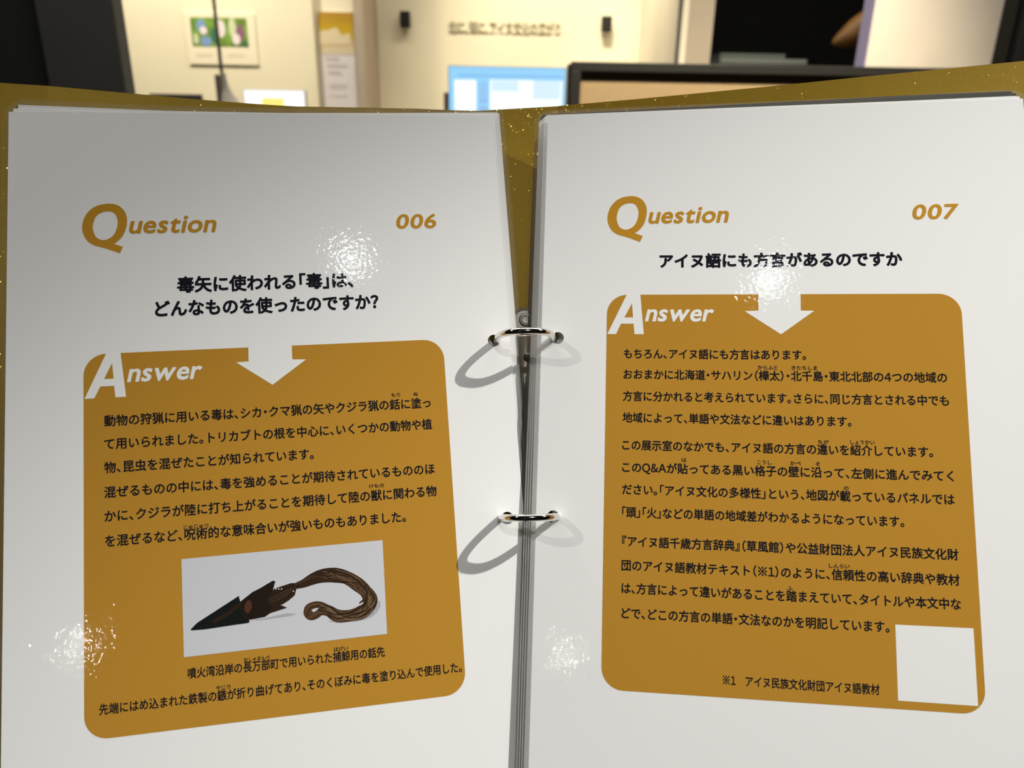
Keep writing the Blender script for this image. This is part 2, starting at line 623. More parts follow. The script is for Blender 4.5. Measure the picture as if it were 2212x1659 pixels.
def z1(x, y): return (150 + x / 2.6333, 400 + y / 2.6333)
def z2(x, y): return (150 + x / 2.5136, 700 + y / 2.5136)
def z3(x, y): return (120 + x / 2.4308, 1140 + y / 2.4308)
def z4(x, y): return (1280 + x / 2.5721, 400 + y / 2.5721)
def z5(x, y): return (1280 + x / 2.5721, 720 + y / 2.5721)
def z6(x, y): return (1280 + x / 2.4578, 1120 + y / 2.4578)
def zp(x, y): return (380 + x / 4.7064, 1150 + y / 4.7064)


def mm(side, zf, pts): return [unp(side, *zf(*p)) for p in pts]


def smooth_closed(pts, n=6):
    """closed Catmull-Rom through the points"""
    out = []
    m = len(pts)
    for i in range(m):
        p0, p1, p2, p3 = (Vector(pts[(i + d) % m]) for d in (-1, 0, 1, 2))
        for t in range(n):
            s = t / n
            q = 0.5 * (2 * p1 + (p2 - p0) * s + (2 * p0 - 5 * p1 + 4 * p2 - p3) * s * s + (3 * p1 - p0 - 3 * p2 + p3) * s ** 3)
            out.append((q.x, q.y))
    return out


def smooth_open(pts, n=8):
    out = []
    m = len(pts)
    for i in range(m - 1):
        p0, p1, p2, p3 = (Vector(pts[max(0, min(m - 1, i + d))]) for d in (-1, 0, 1, 2))
        for t in range(n):
            s = t / n
            out.append(0.5 * (2 * p1 + (p2 - p0) * s + (2 * p0 - 5 * p1 + 4 * p2 - p3) * s * s + (3 * p1 - p0 - 3 * p2 + p3) * s ** 3))
    out.append(Vector(pts[-1]))
    return out


# big initial Q traced on the left page; both pages carry the same heading
Q_OUT = smooth_closed(mm('L', z1, [(225, 105), (285, 120), (322, 165), (326, 225), (305, 285), (262, 328), (205, 346), (150, 345), (103, 318), (76, 270), (75, 215), (100, 160), (150, 120)]))
Q_IN = smooth_closed(mm('L', z1, [(222, 149), (255, 160), (273, 195), (272, 235), (254, 280), (222, 305), (188, 312), (155, 298), (136, 262), (134, 225), (150, 180), (182, 156)]))
Q_TAIL = mm('L', z1, [(120, 325), (205, 318), (250, 333), (304, 350), (287, 387), (215, 362), (150, 345)])


def heading(side, root, number):
    pr = Print(side)
    n = len(Q_OUT); k = len(pr.v)
    # ring between the two outlines (same count), then the tail
    step = n / len(Q_IN)
    pr.v += Q_OUT + Q_IN
    pr.f = [(k + i, k + (i + 1) % n, k + n + (int((i + 1) / step) % len(Q_IN)), k + n + int(i / step) % len(Q_IN)) for i in range(n)]
    pr.f = [tuple(dict.fromkeys(f)) for f in pr.f]
    k = len(pr.v)
    add_outline(pr, Q_TAIL)
    pr.v[k:] = [(a[0], a[1], 0.004) for a in pr.v[k:]]
    pr.text('uestion', 47.6, 82.6, 55.0, 11.3, 0.023, 10, prop=0.10, shear=0.21, base=True)
    pr.build('heading_lettering', M_GOLDTXT, root, H1)
    pr = Print(side)
    pr.text(number, 161.3, 179.2, 55.0, 9.5, 0.023, 10, prop=0.10, shear=0.20, base=True)
    pr.build('page_number', M_GOLDTXT, root, H1)


heading('L', PAGE_L, '006')
heading('R', PAGE_R, '007')


def rounded(u0, v0, u1, v1, r, n=8):
    pts = []
    for cu, cv, a0 in ((u1 - r, v0 + r, -math.pi / 2), (u1 - r, v1 - r, 0), (u0 + r, v1 - r, math.pi / 2), (u0 + r, v0 + r, math.pi)):
        for q in range(n + 1):
            an = a0 + q * math.pi / 2 / n
            pts.append((cu + r * math.cos(an), cv + r * math.sin(an)))
    return pts


def answer_panel(side, root, v0, v1, zA, zf, counter, arrow):
    pr = Print(side); pr.poly(rounded(BL, v0, BR_, v1, 9.0)); pr.build('answer_panel', M_GOLD, root, H1)
    w = Print(side)
    add_outline(w, arrow)
    w.build('white_arrow', M_WHITE, root, H2)
    w = Print(side)
    # initial A with its counter cut out, as two legs, a bridge and a cap
    A = mm(side, zf, zA); C = mm(side, zf, counter)
    # outline: 0 bottom-left, 1 top-left, 2 top-right, 3 right foot outer, 4 right foot inner, 5 bar right, 6 bar left, 7 left foot inner
    w.poly([A[0], A[1], C[0], C[1], A[6], A[7]])
    w.poly([A[1], A[2], C[0]])
    w.poly([A[2], A[3], A[4], A[5], C[2], C[0]])
    w.poly([C[1], C[2], A[5], A[6]])
    aL = min(p[0] for p in A); aR = max(p[0] for p in A); base = A[3][1] * 0.5 + A[0][1] * 0.5

    w.build('white_initial', M_WHITE, root, H2)


answer_panel('L', PAGE_L, 107.3, 260.6,
             [(82, 407), (203, 152), (277, 150), (308, 395), (250, 398), (243, 336), (168, 339), (135, 404)], z2,
             [(232, 212), (188, 299), (240, 297)],
             mm('L', z2, [(971, 118), (973, 203), (905, 208), (1103, 330), (1285, 192), (1210, 192), (1207, 105)]))
answer_panel('R', PAGE_R, 88.8, 259.3,
             [(82, 827), (191, 606), (265, 604), (285, 828), (233, 828), (228, 770), (158, 770), (130, 828)], z4,
             [(219, 657), (177, 735), (225, 735)],
             mm('R', z4, [(920, 600), (922, 697), (845, 700), (1047, 829), (1232, 698), (1157, 697), (1155, 598)]))

w = Print('L')
a, c = unp('L', *z2(316, 311)), unp('L', *z2(707, 297))
w.text('nswer', a[0], c[0], (a[1] + c[1]) / 2, 11.3, 0.023, 10, prop=0.10, shear=0.21, base=True).build('answer_lettering', M_WHITE, PAGE_L, H2)
w = Print('R')
a, c = unp('R', *z4(294, 755)), unp('R', *z4(660, 755))
w.text('nswer', a[0], c[0], (a[1] + c[1]) / 2, 11.3, 0.023, 10, prop=0.10, shear=0.21, base=True).build('answer_lettering', M_WHITE, PAGE_R, H2)

# ---- left page texts
t = Print('L')
t.px_text('毒矢に使われる「毒」は、', z1(615, 566), z1(1612, 541), 7.4, 0.037, strikes=10)
t.px_text('どんなものを使ったのですか?', z1(490, 703), z1(1755, 664), 7.4, 0.037, strikes=10)
t.build('question_lettering', M_BLACK, PAGE_L, H1)
BODY, RUBY = 5.0, 2.05
t = Print('L')
for s_, p, q in (('動物の狩猟に用いる毒は、シカ・クマ猟の矢やクジラ猟の銛に塗っ', (190, 525), (1960, 428)),
                 ('て用いられました。トリカブトの根を中心に、いくつかの動物や植', (190, 650), (1968, 545)),
                 ('物、昆虫を混ぜたことが知られています。', (190, 780), (1325, 705)),
                 ('混ぜるものの中には、毒を強めることが期待されているもののほ', (190, 915), (1982, 785)),
                 ('かに、クジラが陸に打ち上がることを期待して陸の獣に関わる物', (192, 1045), (1992, 905)),
                 ('を混ぜるなど、呪術的な意味合いが強いものもありました。', (195, 1180), (1825, 1045))):
    t.px_text(s_, z2(*p), z2(*q), BODY, 0.021)
for s_, x0, x1, y in (('もり', 1748, 1795, 387), ('ぬ', 1868, 1892, 382), ('けもの', 1628, 1708, 880), ('じゅじゅつ', 622, 755, 1100)):
    t.px_text(s_, z2(x0, y - 1), z2(x1, y - 3), RUBY, 0.024, strikes=4)
t.px_text('噴火湾沿岸の長万部町で用いられた捕鯨用の銛先', z3(695, 766), z3(1728, 650), 4.45, 0.019)
t.px_text('先端にはめ込まれた鉄製の鏃が折り曲げてあり、そのくぼみに毒を塗り込んで使用した。', z3(230, 957), z3(2132, 730), 4.45, 0.019)
for s_, x0, x1, y in (('おしゃまんべ', 990, 1125, 687), ('ほげい', 1462, 1535, 635), ('やじり', 843, 918, 838)):
    t.px_text(s_, z3(x0, y + 4), z3(x1, y - 4), 1.95, 0.024, strikes=4)
t.build('answer_text', M_BLACK, PAGE_L, H2)

# ---- harpoon photograph printed on the left page
ph = Print('L').px_poly([z3(661, 165), z3(1717, 65), z3(1741, 557), z3(674, 680)])
PHOTO = ph.build('photo_print', M_PHOTO, PAGE_L, H2)


def print_shape(name, pts, mat, h, smooth=False):
    p = mm('L', zp, pts)
    pr = Print('L')
    add_outline(pr, smooth_closed(p, 4) if smooth else p)
    return pr.build(name, mat, PHOTO, h)


def print_band(pr, pts, widths):
    c = smooth_open(mm('L', zp, pts), 8)
    n = len(c)
    k = len(pr.v)
    for i, q in enumerate(c):
        tng = (c[min(n - 1, i + 1)] - c[max(0, i - 1)]).normalized()
        nn = Vector((-tng.y, tng.x))
        f = i / (n - 1) * (len(widths) - 1); j = min(int(f), len(widths) - 2)
        wd = (widths[j] + (widths[j + 1] - widths[j]) * (f - j)) / 4.7064 / 4.75
        pr.v += [tuple(q + nn * wd / 2), tuple(q - nn * wd / 2)]
    for i in range(n - 1):
        pr.f.append((k + 2 * i, k + 2 * i + 1, k + 2 * i + 3, k + 2 * i + 2))


ROPE = [(1215, 545), (1300, 518), (1400, 470), (1500, 440), (1620, 435), (1740, 462), (1850, 530), (1930, 600), (1975, 680), (1955, 760),
        (1880, 815), (1770, 845), (1650, 850), (1560, 800), (1500, 775), (1450, 770), (1420, 775), (1400, 785)]
RW = [52, 78, 108, 128, 138, 118, 128, 112, 138, 118, 128, 104, 116, 98, 92, 100, 106, 92]
print_shape('printed_soft_shade', [(760, 890), (900, 872), (1130, 820), (1230, 830), (1160, 850), (980, 875), (850, 895)], M_PSHADE, H3 - .01)
print_shape('printed_soft_shade', [(1540, 900), (1800, 890), (1990, 800), (2060, 690), (2075, 760), (1990, 860), (1830, 905), (1650, 915)], M_PSHADE, H3 - .01, True)
pr = Print('L'); print_band(pr, ROPE, RW); pr.build('printed_rope', M_ROPES[0], PHOTO, H3)
print_shape('printed_rope_loop', [(1298, 808), (1316, 748), (1372, 712), (1450, 700), (1525, 722), (1580, 770), (1560, 850), (1490, 842), (1445, 872), (1385, 893), (1338, 882), (1306, 848)], M_ROPES[1], H3 + .006, True)
for pts_, w_, m_ in (([(1312, 830), (1335, 760), (1400, 730), (1480, 735), (1560, 790)], 10, 2), ([(1330, 860), (1350, 790), (1410, 752), (1490, 770), (1570, 830)], 9, 0),
                     ([(1345, 878), (1400, 840), (1460, 810), (1540, 830)], 9, 2), ([(1306, 800), (1345, 735), (1420, 712), (1500, 722)], 7, 0), ([(1370, 885), (1430, 860), (1480, 820)], 8, 0)):
    pr = Print('L'); print_band(pr, pts_, [4, w_, w_, 4]); pr.build('printed_rope_fibre', M_ROPES[m_], PHOTO, H3 + .04)
rnd = random.Random(3)
for name, mi, count, hh in (('printed_rope_strands', 1, 11, .012), ('printed_rope_strands', 2, 7, .02), ('printed_rope_strands', 3, 3, .028), ('printed_rope_strands', 0, 5, .034)):
    pr = Print('L')
    for q in range(count):
        o0 = rnd.uniform(-.38, .38); ph_ = rnd.uniform(0, 6.28); am = rnd.uniform(.10, .42); fr = rnd.uniform(.6, 1.5)
        i0 = rnd.randint(3 if mi > 1 else 0, 6 if mi < 3 else 9); i1 = rnd.randint(len(ROPE) - 5, len(ROPE) - 1)
        pts = []
        for i in range(i0, i1 + 1):
            a = Vector(ROPE[max(0, i - 1)]); c = Vector(ROPE[min(len(ROPE) - 1, i + 1)]); tg = (c - a).normalized(); nn = Vector((-tg.y, tg.x))
            off = max(-.42, min(.42, o0 + am * math.sin(ph_ + i * fr)))
            pts.append(tuple(Vector(ROPE[i]) + nn * off * RW[i]))
        print_band(pr, pts, [5, rnd.uniform(7, 13), rnd.uniform(7, 13), 5])
    pr.build(name, M_ROPES[mi], PHOTO, H3 + hh)
print_shape('printed_rope_gap', [(1378, 790), (1410, 772), (1455, 768), (1420, 800), (1398, 812)], M_PHOTO, H4 + .01)
pr = Print('L'); print_band(pr, [(1915, 680), (1885, 705), (1865, 720)], [22, 16, 10]); pr.build('printed_rope_end', M_ROPES[0], PHOTO, H4)
print_shape('printed_lashing', [(900, 720), (960, 620), (1000, 572), (1060, 552), (1170, 515), (1240, 515), (1290, 545), (1225, 575), (1208, 640), (1150, 690), (1080, 735), (980, 745)], M_WOOD2, H3 + .01)
for q in range(6):
    pr = Print('L'); o = q * 26 - 65
    print_band(pr, [(930 + q * 6, 690 + o * .25), (1060, 640 + o * .5), (1150, 590 + o * .35), (1220, 545 + o * .1)], [4, 9, 9, 5])
    pr.build('printed_lashing_cord', (M_WOOD, M_ROPES[1])[q % 2], PHOTO, H3 + .03)
for x in (1018, 1046, 1074, 1195):
    y = 575 if x < 1100 else 600
    print_shape('printed_lashing_gap', [(x - 9, y), (x, y - 9), (x + 9, y - 3), (x + 2, y + 8)], M_PHOTO, H4)
print_shape('printed_harpoon_head', [(330, 935), (385, 878), (520, 795), (660, 700), (780, 605), (860, 565), (985, 490), (1012, 496), (985, 590), (950, 660), (915, 705),
                                     (1000, 708), (1065, 738), (1132, 765), (1040, 795), (960, 820), (905, 858), (770, 885), (560, 905)], M_WOOD, H4)
print_shape('printed_harpoon_edge', [(375, 905), (400, 878), (560, 790), (660, 715), (680, 720), (560, 830), (470, 880), (395, 915)], M_WOOD2, H4 + .012)
print_shape('printed_harpoon_barb', [(930, 712), (1000, 710), (1065, 740), (1128, 765), (1030, 790), (950, 800), (985, 760)], M_WOOD2, H4 + .012)
print_shape('printed_iron_blade', [(148, 988), (215, 920), (400, 800), (640, 645), (654, 704), (640, 760), (700, 880), (745, 888), (750, 910), (735, 920), (560, 945), (300, 985), (165, 995)], M_IRON, H4 - .006)
print_shape('printed_iron_socket', [(560, 830), (650, 770), (700, 880), (560, 903), (430, 912), (480, 880)], M_IRON, H4 + .012)
ov = [(735 + 38 * math.cos(a) - 8 * math.sin(a), 755 + 66 * math.sin(a)) for a in [i * math.pi / 8 for i in range(16)]]
print_shape('printed_harpoon_inlay', ov, M_OVAL, H4 + .02)

# ---- right page texts
t = Print('R')
t.px_text('アイヌ語にも方言があるのですか', z4(375, 422), z4(1718, 410), 7.0, 0.039, strikes=10)
t.build('question_lettering', M_BLACK, PAGE_R, H1)
BODY = 4.8
t = Print('R')
for s_, p, q in (('もちろん、アイヌ語にも方言はあります。', (175, 112), (1185, 122)),
                 ('おおまかに北海道・サハリン（樺太）・北千島・東北北部の4つの地域の', (173, 228), (1968, 246)),
                 ('方言に分かれると考えられています。さらに、同じ方言とされる中でも', (170, 350), (1978, 373)),
                 ('地域によって、単語や文法などに違いはあります。', (168, 468), (1437, 490)),
                 ('この展示室のなかでも、アイヌ語の方言の違いを紹介しています。', (166, 620), (1890, 660)),
                 ('このQ&Aが貼ってある黒い格子の壁に沿って、左側に進んでみてく', (166, 742), (2005, 795)),
                 ('ださい。「アイヌ文化の多様性」という、地図が載っているパネルでは', (166, 865), (2010, 925)),
                 ('「頭」「火」などの単語の地域差がわかるようになっています。', (166, 990), (1730, 1050))):
    t.px_text(s_, z5(*p), z5(*q), BODY, 0.021)
for s_, x0, x1, y in (('からふと', 918, 1028, 190), ('きたちしま', 1106, 1248, 192), ('ちが', 1253, 1312, 604), ('しょうかい', 1433, 1567, 605), ('は', 495, 521, 703),
                      ('こうし', 916, 993, 717), ('かべ', 1098, 1158, 722), ('そ', 1238, 1266, 726), ('の', 1396, 1422, 860)):
    t.px_text(s_, z5(x0, y), z5(x1, y + 1), RUBY, 0.024, strikes=4)
for s_, p, q in (('『アイヌ語千歳方言辞典』（草風館）や公益財団法人アイヌ民族文化財', (158, 118), (1942, 195)),
                 ('団のアイヌ語教材テキスト（※1）のように、信頼性の高い辞典や教材', (155, 245), (1948, 330)),
                 ('は、方言によって違いがあることを踏まえていて、タイトルや本文中な', (155, 367), (1955, 458)),
                 ('どで、どこの方言の単語・文法なのかを明記しています。', (155, 498), (1575, 580))):
    t.px_text(s_, z6(*p), z6(*q), BODY, 0.021)
for s_, x0, x1, y in (('しんらい', 1255, 1365, 252), ('ふ', 1035, 1062, 370)):
    t.px_text(s_, z6(x0, y), z6(x1, y + 1), RUBY, 0.024, strikes=4)
t.px_text('※1　アイヌ民族文化財団アイヌ語教材', z6(693, 858), z6(1523, 908), 4.4, 0.018)
t.build('answer_text', M_BLACK, PAGE_R, H2)
Print('R').px_poly([z6(1607, 563), z6(2022, 583), z6(2047, 996), z6(1622, 967)]).build('blank_white_square', M_WHITE, PAGE_R, H2)

# ------------------------------------------------------------------ ring binder
BIND = empty('ring_binder', page('L', 210, 315, -24), 'open ring binder with olive-gold glittery covers holding the laminated pages', 'binder')
VT, VB = -15.0, 312.0


def cover_shell(name, front, back, lip=0.0):
    """front/back: lists of (top point, bottom point) in world"""
    vs, fs = [], []
    n = len(front)
    for (a, c), (d, e) in zip(front, back): vs += [a, c, d, e]
    for i in range(n - 1):
        p, q = 4 * i, 4 * i + 4
        fs += [(p, p + 1, q + 1, q), (p + 2, q + 2, q + 3, p + 3), (p, q, q + 2, p + 2), (p + 1, p + 3, q + 3, q + 1)]
    fs += [(0, 2, 3, 1), (4 * n - 4, 4 * n - 3, 4 * n - 1, 4 * n - 2)]
    return mesh_obj(name, vs, fs, M_COVER, BIND, smooth=False)


def strip(side, prof, vt, vb):
    fr, bk = [], []
    for u, d in prof:
        fr.append((page(side, u, vt, -d), page(side, u, vb, -d)))
        bk.append((page(side, u, vt, -d - 1.6), page(side, u, vb, -d - 1.6)))
    return fr, bk


left_prof = [(Vector(p)) for p in ((-19, 0.2), (-4.9, 3.0), (13.5, 5.0), (44.2, 10.3), (75.9, 15.6), (99.1, 19.0), (117.8, 21.0), (150, 21.5), (175.4, 22.0), (192, 23.2), (206, 23.7))]
right_prof = [(2.0, 27.2), (5.8, 26.6), (43.4, 23.0), (108, 15.8), (147, 10.8), (180, 7.0), (213, 3.0), (226, 1.4)]
fr, bk = strip('L', left_prof, -14.9, VB); cover_shell('front_cover', fr, bk)
fr2, bk2 = strip('R', right_prof, -19.8, VB - 3); cover_shell('back_cover', fr2, bk2)
cover_shell('spine', [fr[-1], fr2[0]], [bk[-1], bk2[0]])

# frame of the ring mechanism: across, along the spine, towards the reader
O1 = (page('L', 202.4, 109) + page('R', 6.8, 109.1)) / 2
O2 = (page('L', 202.4, 188.6) + page('R', 6.8, 188.9)) / 2
ALONG = (O2 - O1).normalized()
OUT = ((page('L', 0, 0, 1) - page('L', 0, 0)) + (page('R', 0, 0, 1) - page('R', 0, 0))).normalized()
OUT = (OUT - ALONG * OUT.dot(ALONG)).normalized()
ACROSS = ALONG.cross(OUT).normalized()
if ACROSS.x < 0: ACROSS = -ACROSS


def mech(o, a, l, h):
    return o + (ACROSS * a + ALONG * l + OUT * h) * 0.001


def ring_at(o, hw, label=None):
    """a closed chrome ring with a fine joint at its crown"""
    m = MB()
    pts = []
    N = 96
    for i in range(N):
        an = 2 * math.pi * i / N
        c, s_ = math.cos(an), math.sin(an)
        e = 2 / 2.6
        pts.append(mech(o, hw * math.copysign(abs(c) ** e, c), 0, -1.5 + 19.0 * math.copysign(abs(s_) ** e, s_)))
    m.tube(pts, 0.00156, 20, closed=True)
    ob = m.build('ring', M_CHROME, BIND, smooth=True)
    j = MB().tube([mech(o, x, 0, 17.5 + 0.02) for x in (-2.4, -2.15)], 0.00161, 20)
    j.build('ring_joint', M_DARKSLOT, ob)
    return ob


ring_at(O1, 12.6)
ring_at(O2, 12.1)
# metal rail with rounded ends, riveted to the spine
rail = MB()
prof = [(-6.2, -23.2), (-6.2, -22.4), (-5.6, -20.2), (-3.6, -18.3), (0, -17.6), (3.6, -18.3), (5.6, -20.2), (6.2, -22.4), (6.2, -23.2)]
ks = []
L0, L1 = -6.0, 86.0
RA = 0.9
for l in (L0, L0 + .6, L1 - .6, L1):
    sc2 = 0.93 if l in (L0, L1) else 1.0
    for a, h in prof:
        rail.v.append(mech(O1, RA + a * sc2, l, -23.2 + (h + 23.2) * sc2))
n = len(prof)
for i in range(3):
    for k in range(n - 1):
        rail.f.append((i * n + k, i * n + k + 1, (i + 1) * n + k + 1, (i + 1) * n + k))
rail.f.append(tuple(range(n))[::-1]); rail.f.append(tuple(range(3 * n, 4 * n)))
RAIL = rail.build('metal_rail', M_NICKEL, BIND, smooth=True)
for cl in (-13.5, 93.5):
    tab = MB()
    tab.lathe([(6.9, -1.0), (6.9, 0.2), (6.5, .75), (5.2, 1.0), (0.5, 1.05)], (0, 0, 0), (0, 0, 1), (1, 0, 0), 40)
    tab.v = [mech(O1, RA + q.x, cl + q.y, -22.2 + q.z) for q in tab.v]
    s = 1 if cl < 0 else -1
    tab.add([mech(O1, RA + a, cl + s * l, h) for a in (-6.6, 6.6) for l in (0, 8.5) for h in (-23.2, -21.6)],
            [(0, 1, 3, 2), (4, 6, 7, 5), (0, 4, 5, 1), (2, 3, 7, 6), (0, 2, 6, 4), (1, 5, 7, 3)])
    T = tab.build('rail_end_plate', M_PLATE, BIND, smooth=False)
    rv = MB()
    rv.lathe([(3.3, -1.0), (3.3, 0.3), (2.9, .8), (1.9, .9), (1.7, .4), (0.6, .35)], (0, 0, 0), (0, 0, 1), (1, 0, 0), 32)
    rv.v = [mech(O1, RA + 0.6 + q.x, cl - s * .6 + q.y, -21.0 + q.z) for q in rv.v]
    rv.build('rivet', M_RIVET, T, smooth=False)
stud = MB()
stud.lathe([(2.1, 0), (2.1, .7), (1.6, 1.3), (.5, 1.5)], (0, 0, 0), (0, 0, 1), (1, 0, 0), 28)
stud.v = [mech(O1, RA + 1.0 + q.x, 5.0 + q.y, -17.8 + q.z) for q in stud.v]
stud.build('rail_stud', M_RIVET, RAIL, smooth=True)
slot = MB()
slot.lathe([(1.5, 0), (1.5, .25), (.3, .27)], (0, 0, 0), (0, 0, 1), (1, 0, 0), 24)
slot.v = [mech(O1, RA - 4.0 + q.x * .6, 5.0 + q.y * 1.6, -18.9 + q.z) for q in slot.v]
slot.build('rail_slot', M_DARKSLOT, RAIL)

# ------------------------------------------------------------------ reading stand under the binder (below and behind what the photo shows)
M_STAND = plain('black_powder_coated_steel', (0.02, 0.02, 0.022), 0.45, vary=0.1, vscale=40)
ft = mech(O1, 0, 205, -36)
STAND = empty('reading_stand', (ft.x, ft.y + 0.05, 0), 'black reading stand carrying the open gold ring binder', 'stand')
bd = MB()
bd.v = [mech(O1, a, l, h) for a in (-70, 70) for l in (-20, 209) for h in (-36.0, -31.6)]
bd.f = [(0, 1, 3, 2), (4, 6, 7, 5), (0, 4, 5, 1), (2, 3, 7, 6), (0, 2, 6, 4), (1, 5, 7, 3)]
bd.build('back_board', M_STAND, STAND)
lg = MB()
lg.v = [mech(O1, a, l, h) for a in (-210, 210) for l in (206, 209) for h in (-36.0, 10)]
lg.f = list(bd.f)
lg.build('ledge', M_STAND, STAND)
pole_top = mech(O1, 0, 120, -36.5)
MB().tube([(ft.x, pole_top.y + .02, 0.02), (ft.x, pole_top.y + .02, pole_top.z - .06), pole_top], 0.014, 18).build('pole', M_STAND, STAND, smooth=True)
MB().lathe([(.17, 0), (.17, .008), (.16, .016), (.03, .022), (.02, .03)], (ft.x, pole_top.y + .02, 0), (0, 0, 1), (1, 0, 0), 48).build('foot_plate', M_STAND, STAND)

# ------------------------------------------------------------------ the gallery behind
M_CREAM = plain('cream_painted_wall', (0.80, 0.75, 0.60), 0.8, vary=0.025, vscale=3, bump=.05)
M_CREAM2 = plain('cream_paled_for_light', (0.86, 0.80, 0.68), 0.8, vary=0.02, vscale=3)  # wall cream made whiter: bright light on the return put into the colour
M_TAUPE = plain('taupe_pillar_and_shaded_return', (0.44, 0.375, 0.31), 0.8, vary=0.03)
M_BLACKW = plain('black_painted_wall', (0.006, 0.0075, 0.008), 0.9)
M_DGREY = plain('charcoal_partition_laminate', (0.050, 0.050, 0.047), 0.6, vary=0.06)
M_FLOOR = plain('dark_carpet_tile', (0.045, 0.042, 0.04), 0.95, vary=0.3, vscale=30, bump=.3, bscale=300)
M_CEIL = plain('black_open_ceiling', (0.02, 0.02, 0.02), 0.95, vary=0.1)


def span(x0, x1, yr, Y):
    return at(x0, yr, Y).x, at(x1, yr, Y).x


def zat(x, y, Y): return at(x, y, Y).z


def block(name, x0, x1, y, z0, z1, mat, depth=0.1, parent=None, bev=0.0, kind=None):
    o = MB().box(x0, x1, y, y + depth, z0, z1, bev=bev).build(name, mat, parent)
    if kind: o['kind'] = kind
    return o


MB().box(-5, 5, -5.5, 7, -0.1, 0).build('floor', M_FLOOR)['kind'] = 'structure'
MB().box(-5, 5, -5.5, 7, 5.0, 5.1).build('ceiling', M_CEIL)['kind'] = 'structure'
MB().box(-5, 5, -5.6, -5.5, 0, 5.0).build('wall_front', plain('grey_gallery_wall', (0.16, 0.155, 0.15), 0.9))['kind'] = 'structure'
MB().box(-5.1, -5, -5.5, 7, 0, 5.0).build('wall_left', M_BLACKW)['kind'] = 'structure'
MB().box(5, 5.1, -5.5, 7, 0, 5.0).build('wall_right', M_BLACKW)['kind'] = 'structure'

# cream walls
YL, YC = 4.5, 5.0
xl0, xl1 = -4.9, at(673, 0, YL).x
block('wall_back_left', xl0, xl1, YL, 0, 5.0, M_CREAM, 0.12, kind='structure')
xb0, xb1 = at(683, 0, YL + .06).x, at(764, 0, YL + .06).x
block('wall_back_banner', xb0 - .012, xb1, YL + .06, 0, 5.0, M_CREAM, 0.12, kind='structure')
xt1 = at(782, 0, YL + .03).x
block('shaded_wall_return', xb1, xt1, YL + .03, 0, 5.0, M_TAUPE, 0.55, kind='structure')  # side return of the wall, its shade put into the taupe
xc1 = at(1386, 0, YC).x
block('wall_back', xt1, xc1, YC, 0, 5.0, M_CREAM, 0.12, kind='structure')
YRET = YC * (xc1 / at(1467, 0, YC).x)
block('wall_right_return', xc1, xc1 + .05, YRET, 0, 5.0, M_CREAM2, YC - YRET + .1, kind='structure')
block('trim_3', xc1 + .001, at(1476, 0, YRET).x, YRET - .012, 0, 5.0, M_DGREY, 0.01, kind='structure')
xe1 = at(1546, 0, YRET).x
block('trim_2', xc1 + .051, xe1, YRET + .0, 0, 5.0, M_TAUPE, 0.06, kind='structure')
block('wall_back_right', xe1 - .05, 4.9, 5.6, 0, 5.0, M_BLACKW, 0.12, kind='structure')

# left: charcoal partition before a black wall
yp = 1.9
px0, px1 = at(72, 0, yp).x, at(242, 0, yp).x
P = empty('partition_screen', ((px0 + px1) / 2, yp, 0), 'tall charcoal partition screen at the far left, beside the cream wall', 'partition')
MB().box(px0, px1, yp, yp + .05, 0, 2.6, bev=.003).build('panel', M_DGREY, P)
block('wall_side_left', -4.0, px0 - .002, yp + .03, 0, 5.0, M_BLACKW, 0.1, kind='structure')

# poster board with flower photographs
YP = YL - .014
pb0, pb1 = span(402, 553, 80, YP)
z_top, z_bot = zat(475, 27, YP), zat(480, 140, YP)
PO = empty('flower_poster', ((pb0 + pb1) / 2, YP, z_bot), 'small cream wall poster with photos of blue, white and purple flowers', 'poster')
MB().box(pb0, pb1, YP, YL, z_bot, z_top, bev=.002).build('board', plain('poster_card', (0.84, 0.78, 0.64), .6), PO)
i0, i1 = span(412, 534, 60, YP - .001)
iz1, iz0 = zat(472, 38, YP), zat(476, 101, YP)
MB().box(i0, i1, YP - .0012, YP - .0002, iz0, iz1).build('photo_print', plain('poster_foliage_green', (0.16, 0.30, 0.05), .5, vary=.5, vscale=16), PO)


def blob(name, cx, cy, rx, ry, mat, lift, n=18, jag=0.0):
    c = at(cx, cy, YP); sx = at(cx + rx, cy, YP).x - c.x; sz = c.z - at(cx, cy + ry, YP).z
    vs = [Vector((c.x + sx * math.cos(2 * math.pi * i / n) * (1 + jag * math.sin(5 * i)), YP - lift, c.z + sz * math.sin(2 * math.pi * i / n) * (1 + jag * math.cos(3 * i)))) for i in range(n)]
    o = mesh_obj(name, vs + [v + Vector((0, .0006, 0)) for v in vs], [tuple(range(n)), tuple(range(2 * n - 1, n - 1, -1))] + [(i, i + n, (i + 1) % n + n, (i + 1) % n) for i in range(n)], mat, PO)
    return o


M_BLUE = plain('poster_blue_petals', (0.20, 0.33, 0.62), .5)
M_PINKW = plain('poster_pale_petals', (0.80, 0.72, 0.78), .5)
M_PURP = plain('poster_purple_petals', (0.25, 0.11, 0.20), .5)
M_PALEG = plain('poster_pale_green', (0.60, 0.66, 0.46), .5)
M_TEAL = plain('poster_dark_green', (0.04, 0.16, 0.10), .5)
blob('printed_flower', 435, 56, 10, 15, M_BLUE, .0030, jag=.06)
blob('printed_flower', 446, 89, 12, 11, M_BLUE, .0030, jag=.06)
blob('printed_flower', 440, 66, 8, 9, M_PINKW, .0040)
blob('printed_flower', 424, 84, 5, 12, M_PALEG, .0026)
blob('printed_flower', 477, 62, 10, 19, M_PINKW, .0030)
blob('printed_flower', 502, 60, 8, 22, M_PALEG, .0030)
blob('printed_flower', 520, 70, 9, 17, M_PURP, .0034, jag=.1)
blob('printed_flower', 511, 85, 9, 12, M_PINKW, .0038)
